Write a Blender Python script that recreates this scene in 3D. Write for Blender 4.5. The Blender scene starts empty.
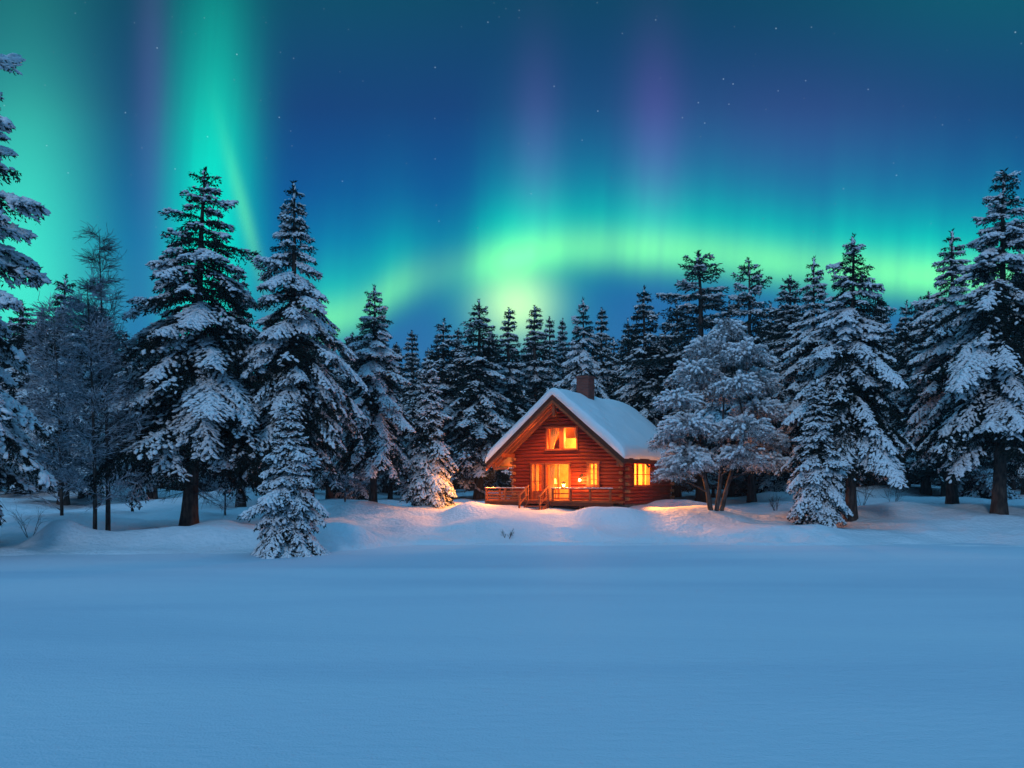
import bpy, bmesh, math, random
import numpy as np
from mathutils import Vector, Matrix
R = math.radians
SC = bpy.context.scene
COL = SC.collection

# ------------------------------------------------------------------ camera
CAMZ, F, HOR = 2.6, 830.0, 482.0          # eye height, focal length and horizon line in pixels of a 1024 px wide frame
cam = bpy.data.objects.new('camera', bpy.data.cameras.new('camera'))
COL.objects.link(cam)
cam.location = (0, 0, CAMZ)
cam.rotation_euler = (R(90), 0, 0)
cam.data.sensor_width = 36
cam.data.lens = 36 * F / 1024
cam.data.shift_y = (HOR - 384) / 1024
cam.data.clip_end = 6000
SC.camera = cam

# ------------------------------------------------------------------ exposure
SC.view_settings.view_transform = 'Standard'
SC.view_settings.look = 'None'
SC.view_settings.gamma = 1
SC.view_settings.exposure = 0
SC.cycles.use_denoising = True
SC.cycles.max_bounces = 6
SC.cycles.diffuse_bounces = 3
SC.cycles.glossy_bounces = 2
SC.cycles.transparent_max_bounces = 8
SC.cycles.sample_clamp_indirect = 4

# ------------------------------------------------------------------ night sky with aurora (world, by direction)
world = bpy.data.worlds.new('World')
SC.world = world
world.use_nodes = True
WT = world.node_tree
WT.nodes.clear()

class E:
    """a scalar socket of the world shader with arithmetic"""
    def __init__(s, k): s.k = k
    @staticmethod
    def op(o, *a, clamp=False):
        n = WT.nodes.new('ShaderNodeMath'); n.operation = o; n.use_clamp = clamp
        for i, v in enumerate(a):
            if isinstance(v, E): WT.links.new(v.k, n.inputs[i])
            else: n.inputs[i].default_value = v
        return E(n.outputs[0])
    def __add__(s, o): return E.op('ADD', s, o)
    def __sub__(s, o): return E.op('SUBTRACT', s, o)
    def __rsub__(s, o): return E.op('SUBTRACT', o, s)
    def __mul__(s, o): return E.op('MULTIPLY', s, o)
    def __truediv__(s, o): return E.op('DIVIDE', s, o)
    __radd__ = __add__
    __rmul__ = __mul__
def gauss(a):
    return E.op('POWER', math.e, E.op('MULTIPLY', a * a, -1.0))
def sstep(a, lo, hi):
    n = WT.nodes.new('ShaderNodeMapRange'); n.interpolation_type = 'SMOOTHSTEP'
    WT.links.new(a.k, n.inputs[0]); n.inputs[1].default_value = lo; n.inputs[2].default_value = hi
    return E(n.outputs[0])
def curve(a, pts):
    n = WT.nodes.new('ShaderNodeFloatCurve')
    c = n.mapping.curves[0]
    while len(c.points) < len(pts): c.points.new(.5, .5)
    for p, (x, y) in zip(c.points, pts): p.location = (x, y)
    n.mapping.extend = 'HORIZONTAL'
    n.mapping.update()
    WT.links.new(a.k, n.inputs['Value'])
    return E(n.outputs[0])
def noise1(vec, scale, detail=2):
    n = WT.nodes.new('ShaderNodeTexNoise'); n.inputs['Scale'].default_value = scale; n.inputs['Detail'].default_value = detail
    WT.links.new(vec, n.inputs['Vector']); return E(n.outputs[0])

tc = WT.nodes.new('ShaderNodeTexCoord')
sep = WT.nodes.new('ShaderNodeSeparateXYZ')
WT.links.new(tc.outputs['Generated'], sep.inputs[0])
DX, DY, DZ = (E(sep.outputs[i]) for i in range(3))
fy = E.op('MAXIMUM', DY, 0.12)
U = DX / fy * F + 512.0                   # bearing, in units of the north view
V = HOR - DZ / fy * F                     # height above the skyline
un = E.op('MULTIPLY', U, 1 / 1024.)
front = sstep(DY, -0.15, 0.35)
cmb = WT.nodes.new('ShaderNodeCombineXYZ')
WT.links.new((U * .01).k, cmb.inputs[0]); WT.links.new((V * .0012).k, cmb.inputs[1])
stri = noise1(cmb.outputs[0], 1.6, 3)     # vertical striations of the curtains
cmb2 = WT.nodes.new('ShaderNodeCombineXYZ')
WT.links.new((U * .05 + V * .004).k, cmb2.inputs[0]); WT.links.new((V * .0012).k, cmb2.inputs[1])
rays = noise1(cmb2.outputs[0], 1.3, 2)
soft = stri * 1.0 + rays * .32 + .34

vn = E.op('MULTIPLY', V, 1 / 482., clamp=True)
# base night blue by height
ramp = WT.nodes.new('ShaderNodeValToRGB')
WT.links.new(vn.k, ramp.inputs[0])
cr = ramp.color_ramp
stops = [(0.0, (.005, .060, .135)), (.22, (.009, .054, .200)), (.40, (.005, .082, .310)), (.50, (.004, .120, .370)),
         (.60, (.014, .150, .390)), (.75, (.030, .175, .420)), (1.0, (.035, .16, .36))]
while len(cr.elements) < len(stops): cr.elements.new(.5)
for e, (p, c) in zip(cr.elements, stops): e.position = p; e.color = (*c, 1)

ctr = curve(un, [(0, .66), (.33, .66), (.40, .585), (.46, .55), (.53, .520), (.60, .515), (.68, .525), (.78, .550), (.90, .572), (1, .58)]) * 482.
amp = curve(un, [(0, 0), (.25, .0), (.33, .62), (.39, .55), (.435, .22), (.47, .62), (.52, .85), (.58, .72), (.64, .88), (.70, .70), (.80, .78), (.90, .95), (1, .8)])
dv = V - ctr
up = gauss(E.op('MINIMUM', dv, 0.0) / 50.) * gauss(E.op('MAXIMUM', dv, 0.0) / 26.)
core = gauss(E.op('MINIMUM', dv, 0.0) / 20.) * gauss(E.op('MAXIMUM', dv, 0.0) / 20.)
tall = gauss(E.op('MINIMUM', dv, 0.0) / 105.) * gauss(E.op('MAXIMUM', dv, 0.0) / 18.)
band = amp * soft
# low glow over the middle of the forest
def blob(cx, cy, sx, sy): return gauss((U - cx) / sx) * gauss((V - cy) / sy)
glow = blob(516, 300, 48, 42)
glow_c = blob(517, 306, 34, 30)
# tall curtain on the left with a bright seam
vcl = curve(vn, [(0, .22), (.12, .40), (.28, .72), (.42, .92), (.55, 1.0), (.65, .85), (.85, .6), (1, .3)])
cur = gauss((U - (E.op('MULTIPLY', V, -.02) + 214.)) / 40.) * vcl * (stri * .5 + rays * .35 + .58)
seam = gauss((U - (V * .26 + 189.)) / 7.) * gauss((V - 220.) / 70.)
far = gauss((U - 18.) / 74.) * curve(vn, [(0, .16), (.1, .24), (.3, .62), (.5, .92), (.62, 1), (.8, .8), (1, .4)])
purple = blob(537, 150, 24, 95) * .48 + blob(655, 145, 27, 100) * .62 + blob(152, 85, 17, 160) * .42 + blob(790, 130, 150, 65) * .24
tealtop = blob(330, -10, 150, 90) * .4 + blob(1010, -20, 190, 95)
darkgap = blob(115, 90, 40, 170)

green = (up * band * 1.0 + glow * .92 + seam * .25) * front
lime = (core * band + seam * .30) * front
teal = (tall * band * .55 + tealtop * .10 + glow * .25) * front
mint = far * front
curt = cur * front
pale = glow_c * front * 1.25
def vec(col, k):
    n = WT.nodes.new('ShaderNodeVectorMath'); n.operation = 'SCALE'
    if isinstance(col, tuple): n.inputs[0].default_value = col
    else: WT.links.new(col, n.inputs[0])
    if isinstance(k, E): WT.links.new(k.k, n.inputs['Scale'])
    else: n.inputs['Scale'].default_value = k
    return n.outputs[0]
def vadd(a, b):
    n = WT.nodes.new('ShaderNodeVectorMath'); n.operation = 'ADD'
    WT.links.new(a, n.inputs[0]); WT.links.new(b, n.inputs[1]); return n.outputs[0]
keep = 1.0 - E.op('MINIMUM', (green * .62 + lime * .2 + mint * .55 + curt * .45), .85) - darkgap * front * .06
sky = vec(ramp.outputs[0], keep)
for c, k in [((.0, .56, .26), green), ((.22, .34, .0), lime), ((.0, .42, .30), teal), ((.055, .80, .48), mint), ((.0, .84, .50), curt),
             ((.52, .42, .10), pale), ((.075, .018, .14), purple * front)]:
    sky = vadd(sky, vec(c, k))
# the rest of the dome: moonlit blue overhead and behind the viewer
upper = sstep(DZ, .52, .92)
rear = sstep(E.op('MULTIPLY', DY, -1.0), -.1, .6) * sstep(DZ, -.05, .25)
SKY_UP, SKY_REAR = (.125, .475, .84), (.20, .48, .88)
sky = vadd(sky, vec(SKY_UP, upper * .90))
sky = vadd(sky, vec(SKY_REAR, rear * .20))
# stars
vor = WT.nodes.new('ShaderNodeTexVoronoi'); vor.inputs['Scale'].default_value = 85
WT.links.new(tc.outputs['Generated'], vor.inputs['Vector'])
sepc = WT.nodes.new('ShaderNodeSeparateColor'); WT.links.new(vor.outputs['Color'], sepc.inputs[0])
star = sstep(E(vor.outputs['Distance']), .080, .02) * sstep(E(sepc.outputs[0]), .12, 1.05) * sstep(DZ, .2, .38) * front
sky = vadd(sky, vec((.25, .31, .36), star))
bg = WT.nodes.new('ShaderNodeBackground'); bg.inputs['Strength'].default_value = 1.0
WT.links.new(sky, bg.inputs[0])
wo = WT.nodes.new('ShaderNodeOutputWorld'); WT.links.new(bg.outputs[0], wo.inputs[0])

# ------------------------------------------------------------------ moon (one soft sun lamp, high behind the viewer's left shoulder)
moon = bpy.data.objects.new('moon', bpy.data.lights.new('moon', 'SUN')); COL.objects.link(moon)
moon.data.energy = .58
moon.data.angle = R(9)
moon.data.color = (.70, .82, 1.0)
moon.rotation_euler = (R(68), 0, R(-16))

# ------------------------------------------------------------------ helpers
def tag(o, label=None, cat=None, group=None, kind=None):
    if label: o['label'] = label
    if cat: o['category'] = cat
    if group: o['group'] = group
    if kind: o['kind'] = kind
    return o
def thing(name, label, cat, loc=(0, 0, 0), rz=0, group=None):
    o = bpy.data.objects.new(name, None); COL.objects.link(o)
    o.empty_display_size = .3
    o.location = loc; o.rotation_euler = (0, 0, rz)
    return tag(o, label, cat, group)
def link(name, me, parent=None):
    o = bpy.data.objects.new(name, me); COL.objects.link(o)
    if parent: o.parent = parent
    return o
def fast_mesh(name, verts, faces, mat, smooth=False):
    """verts (N,3), faces (M,k) arrays of one face size"""
    verts = np.asarray(verts, np.float32); faces = np.asarray(faces, np.int32)
    me = bpy.data.meshes.new(name)
    me.vertices.add(len(verts)); me.vertices.foreach_set('co', verts.ravel())
    m, k = faces.shape
    me.loops.add(m * k); me.loops.foreach_set('vertex_index', faces.ravel())
    me.polygons.add(m)
    me.polygons.foreach_set('loop_start', np.arange(0, m * k, k, dtype=np.int32))
    if smooth: me.polygons.foreach_set('use_smooth', np.ones(m, bool))
    me.update(calc_edges=True)
    if mat: me.materials.append(mat)
    return me
def bm_obj(name, bm, mat, parent=None, smooth=False):
    me = bpy.data.meshes.new(name)
    bmesh.ops.recalc_face_normals(bm, faces=bm.faces)
    if smooth:
        for f in bm.faces: f.smooth = True
    bm.to_mesh(me); bm.free()
    me.materials.append(mat)
    return link(name, me, parent)
def smooth01(t):
    t = np.clip(t, 0, 1); return t * t * (3 - 2 * t)
def px(u, v, Y):                           # a point seen at (u, v) at distance Y
    return ((u - 512) / F * Y, Y, CAMZ - (v - HOR) / F * Y)

_rs = np.random.RandomState(3)
_lat = _rs.rand(64, 64)
def vnoise(x, y):
    xi = np.floor(x).astype(int); yi = np.floor(y).astype(int)
    fx = smooth01(x - xi); fy_ = smooth01(y - yi)
    g = lambda a, b: _lat[a % 64, b % 64]
    return (g(xi, yi) * (1 - fx) * (1 - fy_) + g(xi + 1, yi) * fx * (1 - fy_) + g(xi, yi + 1) * (1 - fx) * fy_ + g(xi + 1, yi + 1) * fx * fy_) * 2 - 1

# ------------------------------------------------------------------ materials
def material(name):
    m = bpy.data.materials.new(name); m.use_nodes = True
    nt = m.node_tree
    return m, nt, nt.nodes['Principled BSDF']
def setspec(b, rough, spec=.3, metal=0):
    b.inputs['Roughness'].default_value = rough
    b.inputs['Specular IOR Level'].default_value = spec
    b.inputs['Metallic'].default_value = metal
def noise_node(nt, scale, detail=4, coord='Object', dist=0, vscale=None):
    t = nt.nodes.new('ShaderNodeTexCoord'); n = nt.nodes.new('ShaderNodeTexNoise')
    n.inputs['Scale'].default_value = scale; n.inputs['Detail'].default_value = detail; n.inputs['Distortion'].default_value = dist
    if vscale:
        mp = nt.nodes.new('ShaderNodeMapping'); mp.inputs['Scale'].default_value = vscale
        nt.links.new(t.outputs[coord], mp.inputs[0]); nt.links.new(mp.outputs[0], n.inputs['Vector'])
    else: nt.links.new(t.outputs[coord], n.inputs['Vector'])
    return n.outputs[0]
def ramp_node(nt, src, stops):
    r = nt.nodes.new('ShaderNodeValToRGB'); nt.links.new(src, r.inputs[0])
    while len(r.color_ramp.elements) < len(stops): r.color_ramp.elements.new(.5)
    for e, (p, c) in zip(r.color_ramp.elements, stops): e.position = p; e.color = (*c, 1)
    return r.outputs[0]
def bump(nt, b, src, strength, dist):
    n = nt.nodes.new('ShaderNodeBump'); n.inputs['Strength'].default_value = strength; n.inputs['Distance'].default_value = dist
    nt.links.new(src, n.inputs['Height']); nt.links.new(n.outputs[0], b.inputs['Normal']); return n
def mixed(name, c1, c2, scale, rough=.7, spec=.3, detail=4, lo=.35, hi=.65, bmp=0, bdist=.02, vscale=None, coord='Object'):
    m, nt, b = material(name); setspec(b, rough, spec)
    s = noise_node(nt, scale, detail, coord, vscale=vscale)
    nt.links.new(ramp_node(nt, s, [(lo, c1), (hi, c2)]), b.inputs['Base Color'])
    if bmp: bump(nt, b, s, bmp, bdist)
    return m
def snow_mat(name, fine, bs, bd, c=(.80, .84, .90), spec=.2, rough=.6):
    m, nt, b = material(name); setspec(b, rough, spec)
    big = noise_node(nt, fine * .06, 5); sm = noise_node(nt, fine, 6)
    a = nt.nodes.new('ShaderNodeMath'); a.operation = 'MULTIPLY_ADD'
    nt.links.new(big, a.inputs[0]); a.inputs[1].default_value = 2.2; nt.links.new(sm, a.inputs[2])
    b.inputs['Base Color'].default_value = (*c, 1)
    bump(nt, b, a.outputs[0], bs, bd)
    return m
M = {}
M['snow_ground'] = snow_mat('ground_snow', 5.0, .6, .16)
M['snow_lake'] = snow_mat('lake_snow', 26.0, .34, .03, c=(.72, .80, .88), spec=.30, rough=.62)
def lake_mat():
    m, nt, b = material('lake_snow'); setspec(b, .70, .08)
    band = noise_node(nt, 1.0, 5, 'Object', .4, (.045, .20, 1))
    nt.links.new(ramp_node(nt, band, [(.36, (.58, .67, .78)), (.52, (.67, .75, .84)), (.68, (.73, .80, .87))]), b.inputs['Base Color'])
    mid = noise_node(nt, 1.0, 6, 'Object', .3, (3.0, 7.0, 3.0)); fine = noise_node(nt, 30, 4)
    a = nt.nodes.new('ShaderNodeMath'); a.operation = 'MULTIPLY_ADD'
    nt.links.new(mid, a.inputs[0]); a.inputs[1].default_value = 1.6; nt.links.new(fine, a.inputs[2])
    bump(nt, b, a.outputs[0], .42, .035)
    return m
M['snow_lake'] = lake_mat()
M['snow_roof'] = snow_mat('roof_snow', 4.0, .25, .06, c=(.82, .86, .90))
M['snow_tree'] = snow_mat('bough_snow', 22.0, .5, .05, c=(.86, .88, .92))
M['needles'] = mixed('spruce_needles', (.008, .016, .016), (.030, .050, .044), 3.2, .75, .15)
# frost dusting on the needles
def frosted(name, dark, frost, lo, hi, scale=9):
    m, nt, b = material(name); setspec(b, .8, .1)
    s = noise_node(nt, scale, 6)
    nt.links.new(ramp_node(nt, s, [(lo, dark), (hi, frost)]), b.inputs['Base Color'])
    return m
M['needles'] = frosted('spruce_needles', (.007, .014, .011), (.085, .10, .11), .58, .86, 7)
M['needles_bare'] = frosted('spruce_needles_bare', (.010, .020, .019), (.13, .16, .18), .55, .82, 7)
M['frost_twig'] = frosted('frosted_twig', (.040, .038, .044), (.80, .82, .86), .38, .64, 6)
M['fine_twig'] = frosted('bare_frosted_twig', (.045, .045, .052), (.60, .65, .74), .36, .62, 5)
M['dark_twig'] = frosted('dark_twig', (.030, .028, .030), (.42, .46, .52), .44, .72, 5)
M['bark'] = mixed('spruce_bark', (.030, .022, .020), (.10, .075, .065), 9, .9, .1, bmp=.8, bdist=.05, vscale=(1, 1, .25))
M['bark_pale'] = mixed('frosted_bark', (.035, .028, .026), (.12, .10, .095), 8, .9, .1, bmp=.8, bdist=.05, vscale=(1, 1, .3))

# ------------------------------------------------------------------ terrain
SHORE = np.array([(-120, 24), (-60, 26), (-40, 27), (-19, 29.0), (-15, 30.3), (-11, 30.6), (-9, 30.8), (-7.2, 31.6), (-5.6, 33.6),
                  (-4, 35.2), (0, 35.0), (6, 34.6), (12, 34.0), (20, 32.8), (30, 31.5), (60, 30), (120, 28)])
CABX, CABY = 4.5, 47.0
MOUNDS = [(60, 527, 33.3, 1.0, .9, .80), (190, 530, 33.6, 3.4, 1.3, .52), (215, 520, 36.0, 1.6, 1.2, .45), (338, 530, 33.2, 2.0, 1.3, .70), (120, 540, 33, 2.6, 1.0, .2),
          (360, 499, 45, 2.0, 1.6, .80), (469, 503, 43.5, 1.35, 1.5, .60), (610, 502, 41.2, 1.8, 1.1, .70), (700, 505, 42.5, 3.2, 2.0, .45),
          (675, 500, 47.5, 2.2, 1.2, .35),
          (935, 500, 42, 4.2, 2.2, .62), (1000, 512, 38, 4.0, 2.0, .35), (245, 500, 58, 3.4, 3, .9), (120, 500, 62, 5, 3, .8),
          (900, 488, 64, 6, 4, .9), (800, 497, 56, 4, 3, .6), (560, 520, 38.4, 5, 1.6, .12), (820, 530, 37, 6, 1.4, .14), (0, 566, 26.0, 1.0, .7, .35)]
def ground(x, y):
    x = np.asarray(x, float); y = np.asarray(y, float)
    d = y - np.interp(x, SHORE[:, 0], SHORE[:, 1]) + (vnoise(x * .35, y * .1) * .35 + vnoise(x * 1.1 + 3, y * .1) * .22 + vnoise(x * 2.7, y * .4 + 8) * .10)
    z = np.interp(d, [-30, -3, -.6, -.05, .35, 1.2, 4.5, 11, 28, 70, 300, 900], [-1.2, -.9, -.4, -.02, .12, .18, .50, 1.3, 1.60, 2.2, 3.5, 4])
    z = z * (1 - (.48 * smooth01((-4.5 - x) / 4) + .25 * smooth01((x - 10.5) / 3)) * np.clip(1 - (d - 8) / 30, 0, 1) * (d > 0))
    lift = smooth01((d + .4) / 1.6)
    for (u, v, Y, rx, ry, h) in MOUNDS:
        cx = (u - 512) / F * Y
        q = ((x - cx) / rx) ** 2 + ((y - Y) / ry) ** 2
        z = z + h * np.exp(-q ** 1.1) * (1 if v < 540 or True else lift)
    rough_ = vnoise(x * .22 + 7, y * .22) * .26 + vnoise(x * .6, y * .6 + 3) * .15 + vnoise(x * 1.7, y * 1.7) * .045
    calm = 1 - .85 * np.exp(-(((x - CABX) / 6) ** 2 + ((y - CABY) / 5) ** 2))
    return z + rough_ * lift * calm
def gz(x, y): return float(ground(np.array([x]), np.array([y]))[0])

def axis(lo, hi, n, far_lo, far_hi, m):
    g = (np.linspace(0, 1, m + 1)[1:]) ** 3
    return np.concatenate([lo - (g * (lo - far_lo))[::-1], np.linspace(lo, hi, n), hi + g * (far_hi - hi)])
gx = axis(-34, 40, 500, -1600, 1600, 26)
gy = axis(25, 66, 420, -900, 2600, 30)
XX, YY = np.meshgrid(gx, gy)
ZZ = ground(XX, YY)
nx, ny = len(gx), len(gy)
idx = np.arange(nx * ny).reshape(ny, nx)
fc = np.stack([idx[:-1, :-1], idx[:-1, 1:], idx[1:, 1:], idx[1:, :-1]], -1).reshape(-1, 4)
tag(link('snowy_ground', fast_mesh('snowy_ground', np.stack([XX, YY, ZZ], -1).reshape(-1, 3), fc, M['snow_ground'], True)), kind='structure')

# snow-covered lake: a gently drifted sheet
lx = axis(-40, 45, 240, -1200, 1200, 16); ly = axis(3, 40, 200, -800, 60, 16)
XX, YY = np.meshgrid(lx, ly)
ZZ = vnoise(XX * .06, YY * .22) * .085 + vnoise(XX * .16 + 5, YY * .6) * .022 + vnoise(XX * .6 + 5, YY * 1.3 + 2) * .004
nx, ny = len(lx), len(ly); idx = np.arange(nx * ny).reshape(ny, nx)
fc = np.stack([idx[:-1, :-1], idx[:-1, 1:], idx[1:, 1:], idx[1:, :-1]], -1).reshape(-1, 4)
tag(link('frozen_lake', fast_mesh('frozen_lake', np.stack([XX, YY, ZZ], -1).reshape(-1, 3), fc, M['snow_lake'], True)), kind='structure')

# ------------------------------------------------------------------ cold haze between the trees
def haze_box():
    m = bpy.data.materials.new('haze_air'); m.use_nodes = True; nt = m.node_tree; nt.nodes.clear()
    v = nt.nodes.new('ShaderNodeVolumePrincipled'); o = nt.nodes.new('ShaderNodeOutputMaterial')
    v.inputs['Color'].default_value = (.75, .85, .95, 1); v.inputs['Density'].default_value = HAZE; v.inputs['Anisotropy'].default_value = .1
    nt.links.new(v.outputs[0], o.inputs['Volume'])
    bm = bmesh.new(); bmesh.ops.create_cube(bm, size=1)
    for q in bm.verts: q.co = (q.co.x * 3400, 850 + q.co.y * 3700, 11.5 + q.co.z * 29)
    tag(bm_obj('haze', bm, m), 'thin cold blue haze lying among the trees', 'haze', kind='stuff')
HAZE = .0006
haze_box()

# ------------------------------------------------------------------ trees
def unit(a):
    return a / np.maximum(np.linalg.norm(a, axis=-1, keepdims=True), 1e-6)
# a small lump: icosahedron
_p = (1 + 5 ** .5) / 2
ICO_V = unit(np.array([(-1, _p, 0), (1, _p, 0), (-1, -_p, 0), (1, -_p, 0), (0, -1, _p), (0, 1, _p), (0, -1, -_p), (0, 1, -_p), (_p, 0, -1), (_p, 0, 1), (-_p, 0, -1), (-_p, 0, 1)], float))
ICO_F = np.array([(0, 11, 5), (0, 5, 1), (0, 1, 7), (0, 7, 10), (0, 10, 11), (1, 5, 9), (5, 11, 4), (11, 10, 2), (10, 7, 6), (7, 1, 8), (3, 9, 4), (3, 4, 2), (3, 2, 6), (3, 6, 8), (3, 8, 9), (4, 9, 5), (2, 4, 11), (6, 2, 10), (8, 6, 7), (9, 8, 1)])
def lumps_mesh(name, pos, axis_dir, size, rs, mat, flat=.55, long=1.9):
    n = len(pos)
    t = unit(axis_dir + rs.normal(0, .25, (n, 3)))
    upv = np.array([0, 0, 1.]) + rs.normal(0, .15, (n, 3))
    s = unit(np.cross(t, upv)); w = np.cross(s, t)
    jit = 1 + rs.normal(0, .16, (n, 12, 1))
    tv = ICO_V[None] * jit
    sz = size[:, None, None]
    v = pos[:, None] + sz * (tv[..., 0:1] * t[:, None] * long + tv[..., 1:2] * s[:, None] + tv[..., 2:3] * w[:, None] * flat)
    f = (ICO_F[None] + (np.arange(n) * 12)[:, None, None]).reshape(-1, 3)
    return fast_mesh(name, v.reshape(-1, 3), f, mat, True)
def tufts(pos, direc, length, width, rs):
    """one narrow diamond leaf-face per position"""
    n = len(pos)
    d = unit(direc); s = unit(np.cross(d, rs.normal(0, 1, (n, 3))))
    L = length[:, None]; W = width[:, None]
    return np.stack([pos, pos + d * L * .45 + s * W, pos + d * L, pos + d * L * .45 - s * W], 1)
def quads_mesh(name, q, mat):
    n = len(q)
    return fast_mesh(name, q.reshape(-1, 3), np.arange(n * 4).reshape(n, 4), mat)
def tubes(segs, sides=5):
    """segs: (p0, p1, r0, r1) arrays -> verts, quad faces"""
    p0, p1, r0, r1 = (np.asarray(a, float) for a in segs)
    d = unit(p1 - p0); ref = np.where(np.abs(d[:, 2:3]) > .9, [[1., 0, 0]], [[0, 0, 1.]])
    s = unit(np.cross(d, ref)); w = np.cross(d, s)
    a = np.arange(sides) * 2 * np.pi / sides
    ring = np.cos(a)[None, :, None] * s[:, None] + np.sin(a)[None, :, None] * w[:, None]
    v = np.concatenate([p0[:, None] + ring * r0[:, None, None], p1[:, None] + ring * r1[:, None, None]], 1)
    k = np.arange(sides); k2 = (k + 1) % sides
    f = np.stack([k, k2, k2 + sides, k + sides], -1)
    f = (f[None] + (np.arange(len(p0)) * 2 * sides)[:, None, None]).reshape(-1, 4)
    return v.reshape(-1, 3), f
def polytube(pts, rad, sides=8):
    """one continuous tube along a polyline"""
    pts = np.asarray(pts, float); rad = np.asarray(rad, float); n = len(pts)
    d = unit(np.gradient(pts, axis=0)); ref = np.array([.3, 1, .05]); s = unit(np.cross(d, ref)); w = np.cross(d, s)
    a = np.arange(sides) * 2 * np.pi / sides
    v = pts[:, None] + rad[:, None, None] * (np.cos(a)[None, :, None] * s[:, None] + np.sin(a)[None, :, None] * w[:, None])
    f = []
    for i in range(n - 1):
        for k in range(sides):
            k2 = (k + 1) % sides
            f.append((i * sides + k, i * sides + k2, (i + 1) * sides + k2, (i + 1) * sides + k))
    return v.reshape(-1, 3), np.array(f)
def join(parts):
    vs, fs, o = [], [], 0
    for v, f in parts:
        vs.append(v); fs.append(np.asarray(f) + o); o += len(v)
    return np.concatenate(vs), np.concatenate(fs)

def spruce_meshes(seed, H=16., Rad=3.2, bare=.16, power=.85, droop=1.0, snow=.6, per=7, gap=.62, lump=.10, dead=True, tuft=1.0, needles='needles', belly=0.):
    rs = np.random.RandomState(seed)
    z0 = bare * H
    zl, al = [], []
    z = z0; k = 0
    while z < H * .975:
        t = (z - z0) / (H - z0)
        n = max(3, int(round(per * (1 - .55 * t))))
        off = rs.uniform(0, 6.28)
        for j in range(n):
            al.append(off + (j + rs.uniform(-.28, .28)) * 2 * math.pi / n)
            zl.append(z + rs.normal(0, .08 * gap))
        z += gap * (1 - .38 * t) * rs.uniform(.75, 1.25); k += 1
    zs = np.array(zl); az = np.array(al); boughs = len(zs)
    nq, npos, ndir, nlen, nwid = [], [], [], [], []
    sp, sd, ss = [], [], []
    seg = [[], [], [], []]
    bl = rs.rand(8, 14)
    for i in range(boughs):
        z, a = zs[i], az[i]
        t = min(max((z - z0) / (H - z0), 0), 1)
        clump = bl[int(a * 8 / (2 * np.pi)) % 8, int(t * 13)]
        L = Rad * (1 - t) ** power * (1 + belly * math.sin(t * math.pi)) * (.55 + .40 * rs.rand() + .36 * clump) + .10 + .25 * (1 - t) * rs.rand()
        if rs.rand() < .15 and t > .22: L = L * 1.30 + .12
        if bare < .1: L *= min(1, .62 + 2.6 * t)
        if t < .06: L *= .85
        rad = np.array([math.cos(a), math.sin(a), 0]); side = np.array([-math.sin(a), math.cos(a), 0])
        el = (.55 * t ** 1.5 - .12 + rs.normal(0, .08))
        dr = (.60 * (1 - t) ** .8 + .20) * droop * (.8 if t < .1 else 1) * rs.uniform(.8, 1.25)
        hook = .20 * rs.rand() + .05 * t
        def axp(s):
            s = np.asarray(s)
            return (np.array([0, 0, z])[None] + rad[None] * (L * s * (1 - .10 * s))[:, None]
                    + np.array([0, 0, 1.])[None] * (L * (el * s - dr * s ** 1.6 + hook * s ** 3))[:, None]
                    + side[None] * (L * .06 * np.sin(s * 3 + i))[:, None])
        # limb
        sk = np.linspace(0, .92, 5); pk = axp(sk); rk = (.014 + .018 * L / 3) * (1 - sk) + .006
        seg[0].append(pk[:-1]); seg[1].append(pk[1:]); seg[2].append(rk[:-1]); seg[3].append(rk[1:])
        # twigs to both sides of the limb
        nt_ = int(L / .105) + 5
        s = np.repeat(np.linspace(.10, 1.0, nt_), 2) + rs.uniform(-.02, .02, nt_ * 2)
        s = np.clip(s, .05, 1)
        sg = np.tile([1., -1.], nt_)
        base = axp(s); tang = unit(axp(np.minimum(s + .03, 1.03)) - axp(s - .03))
        tl = np.minimum((.44 * L * (1 - s) ** .75 * (.4 + .6 * np.minimum(s / .3, 1)) + .13) * rs.uniform(.65, 1.2, len(s)), 1.25)
        td = unit(tang * .75 + side[None] * sg[:, None] * rs.uniform(.55, .95, len(s))[:, None] + np.array([0, 0, -1.])[None] * rs.uniform(.05, .42, len(s))[:, None])
        # tufts along the twigs
        reps = np.maximum((tl / (.085 * tuft)).astype(int), 2)
        ii = np.repeat(np.arange(len(s)), reps)
        q = np.concatenate([np.linspace(.04, 1, k) for k in reps])
        bend = np.array([0, 0, -1.])[None] * (q ** 2 * tl[ii] * .22)[:, None]
        pos = base[ii] + td[ii] * (q * tl[ii])[:, None] + bend
        for rep in range(2):
            dirn = td[ii] * .8 + rs.normal(0, .55, (len(ii), 3)) + np.array([0, 0, -.40])
            npos.append(pos + rs.normal(0, .02, pos.shape)); ndir.append(dirn)
            nlen.append(rs.uniform(.12, .26, len(ii)) * tuft * (1 - .35 * t)); nwid.append(rs.uniform(.016, .034, len(ii)) * tuft)
        # snow pads lying on the upper side, in patches
        patch = vnoise(base[ii][:, 0] * .9 + seed, base[ii][:, 2] * .9 + base[ii][:, 1] * .7) * .38 + rs.normal(0, .17, len(ii)) - .42 * (np.minimum(s[ii], .85) - .50)
        if bare > .2: patch = patch + .20 * max(0, .42 - t) / .42
        cover = patch < (snow - .5) + rs.normal(0, .20)
        cover &= rs.rand(len(ii)) < .95
        if cover.any():
            pp = pos[cover]
            sp.append(pp + np.array([0, 0, 1.])[None] * rs.uniform(.02, .08, len(pp))[:, None]); sd.append(td[ii][cover])
            ss.append(rs.uniform(.30, 1.0, len(pp)) * lump * (.7 + .3 * min(L, 1.6)))
    # leader
    ld = np.linspace(H * .93, H * .992, 14)
    lp = np.stack([ld * 0, ld * 0, ld], -1)
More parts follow.
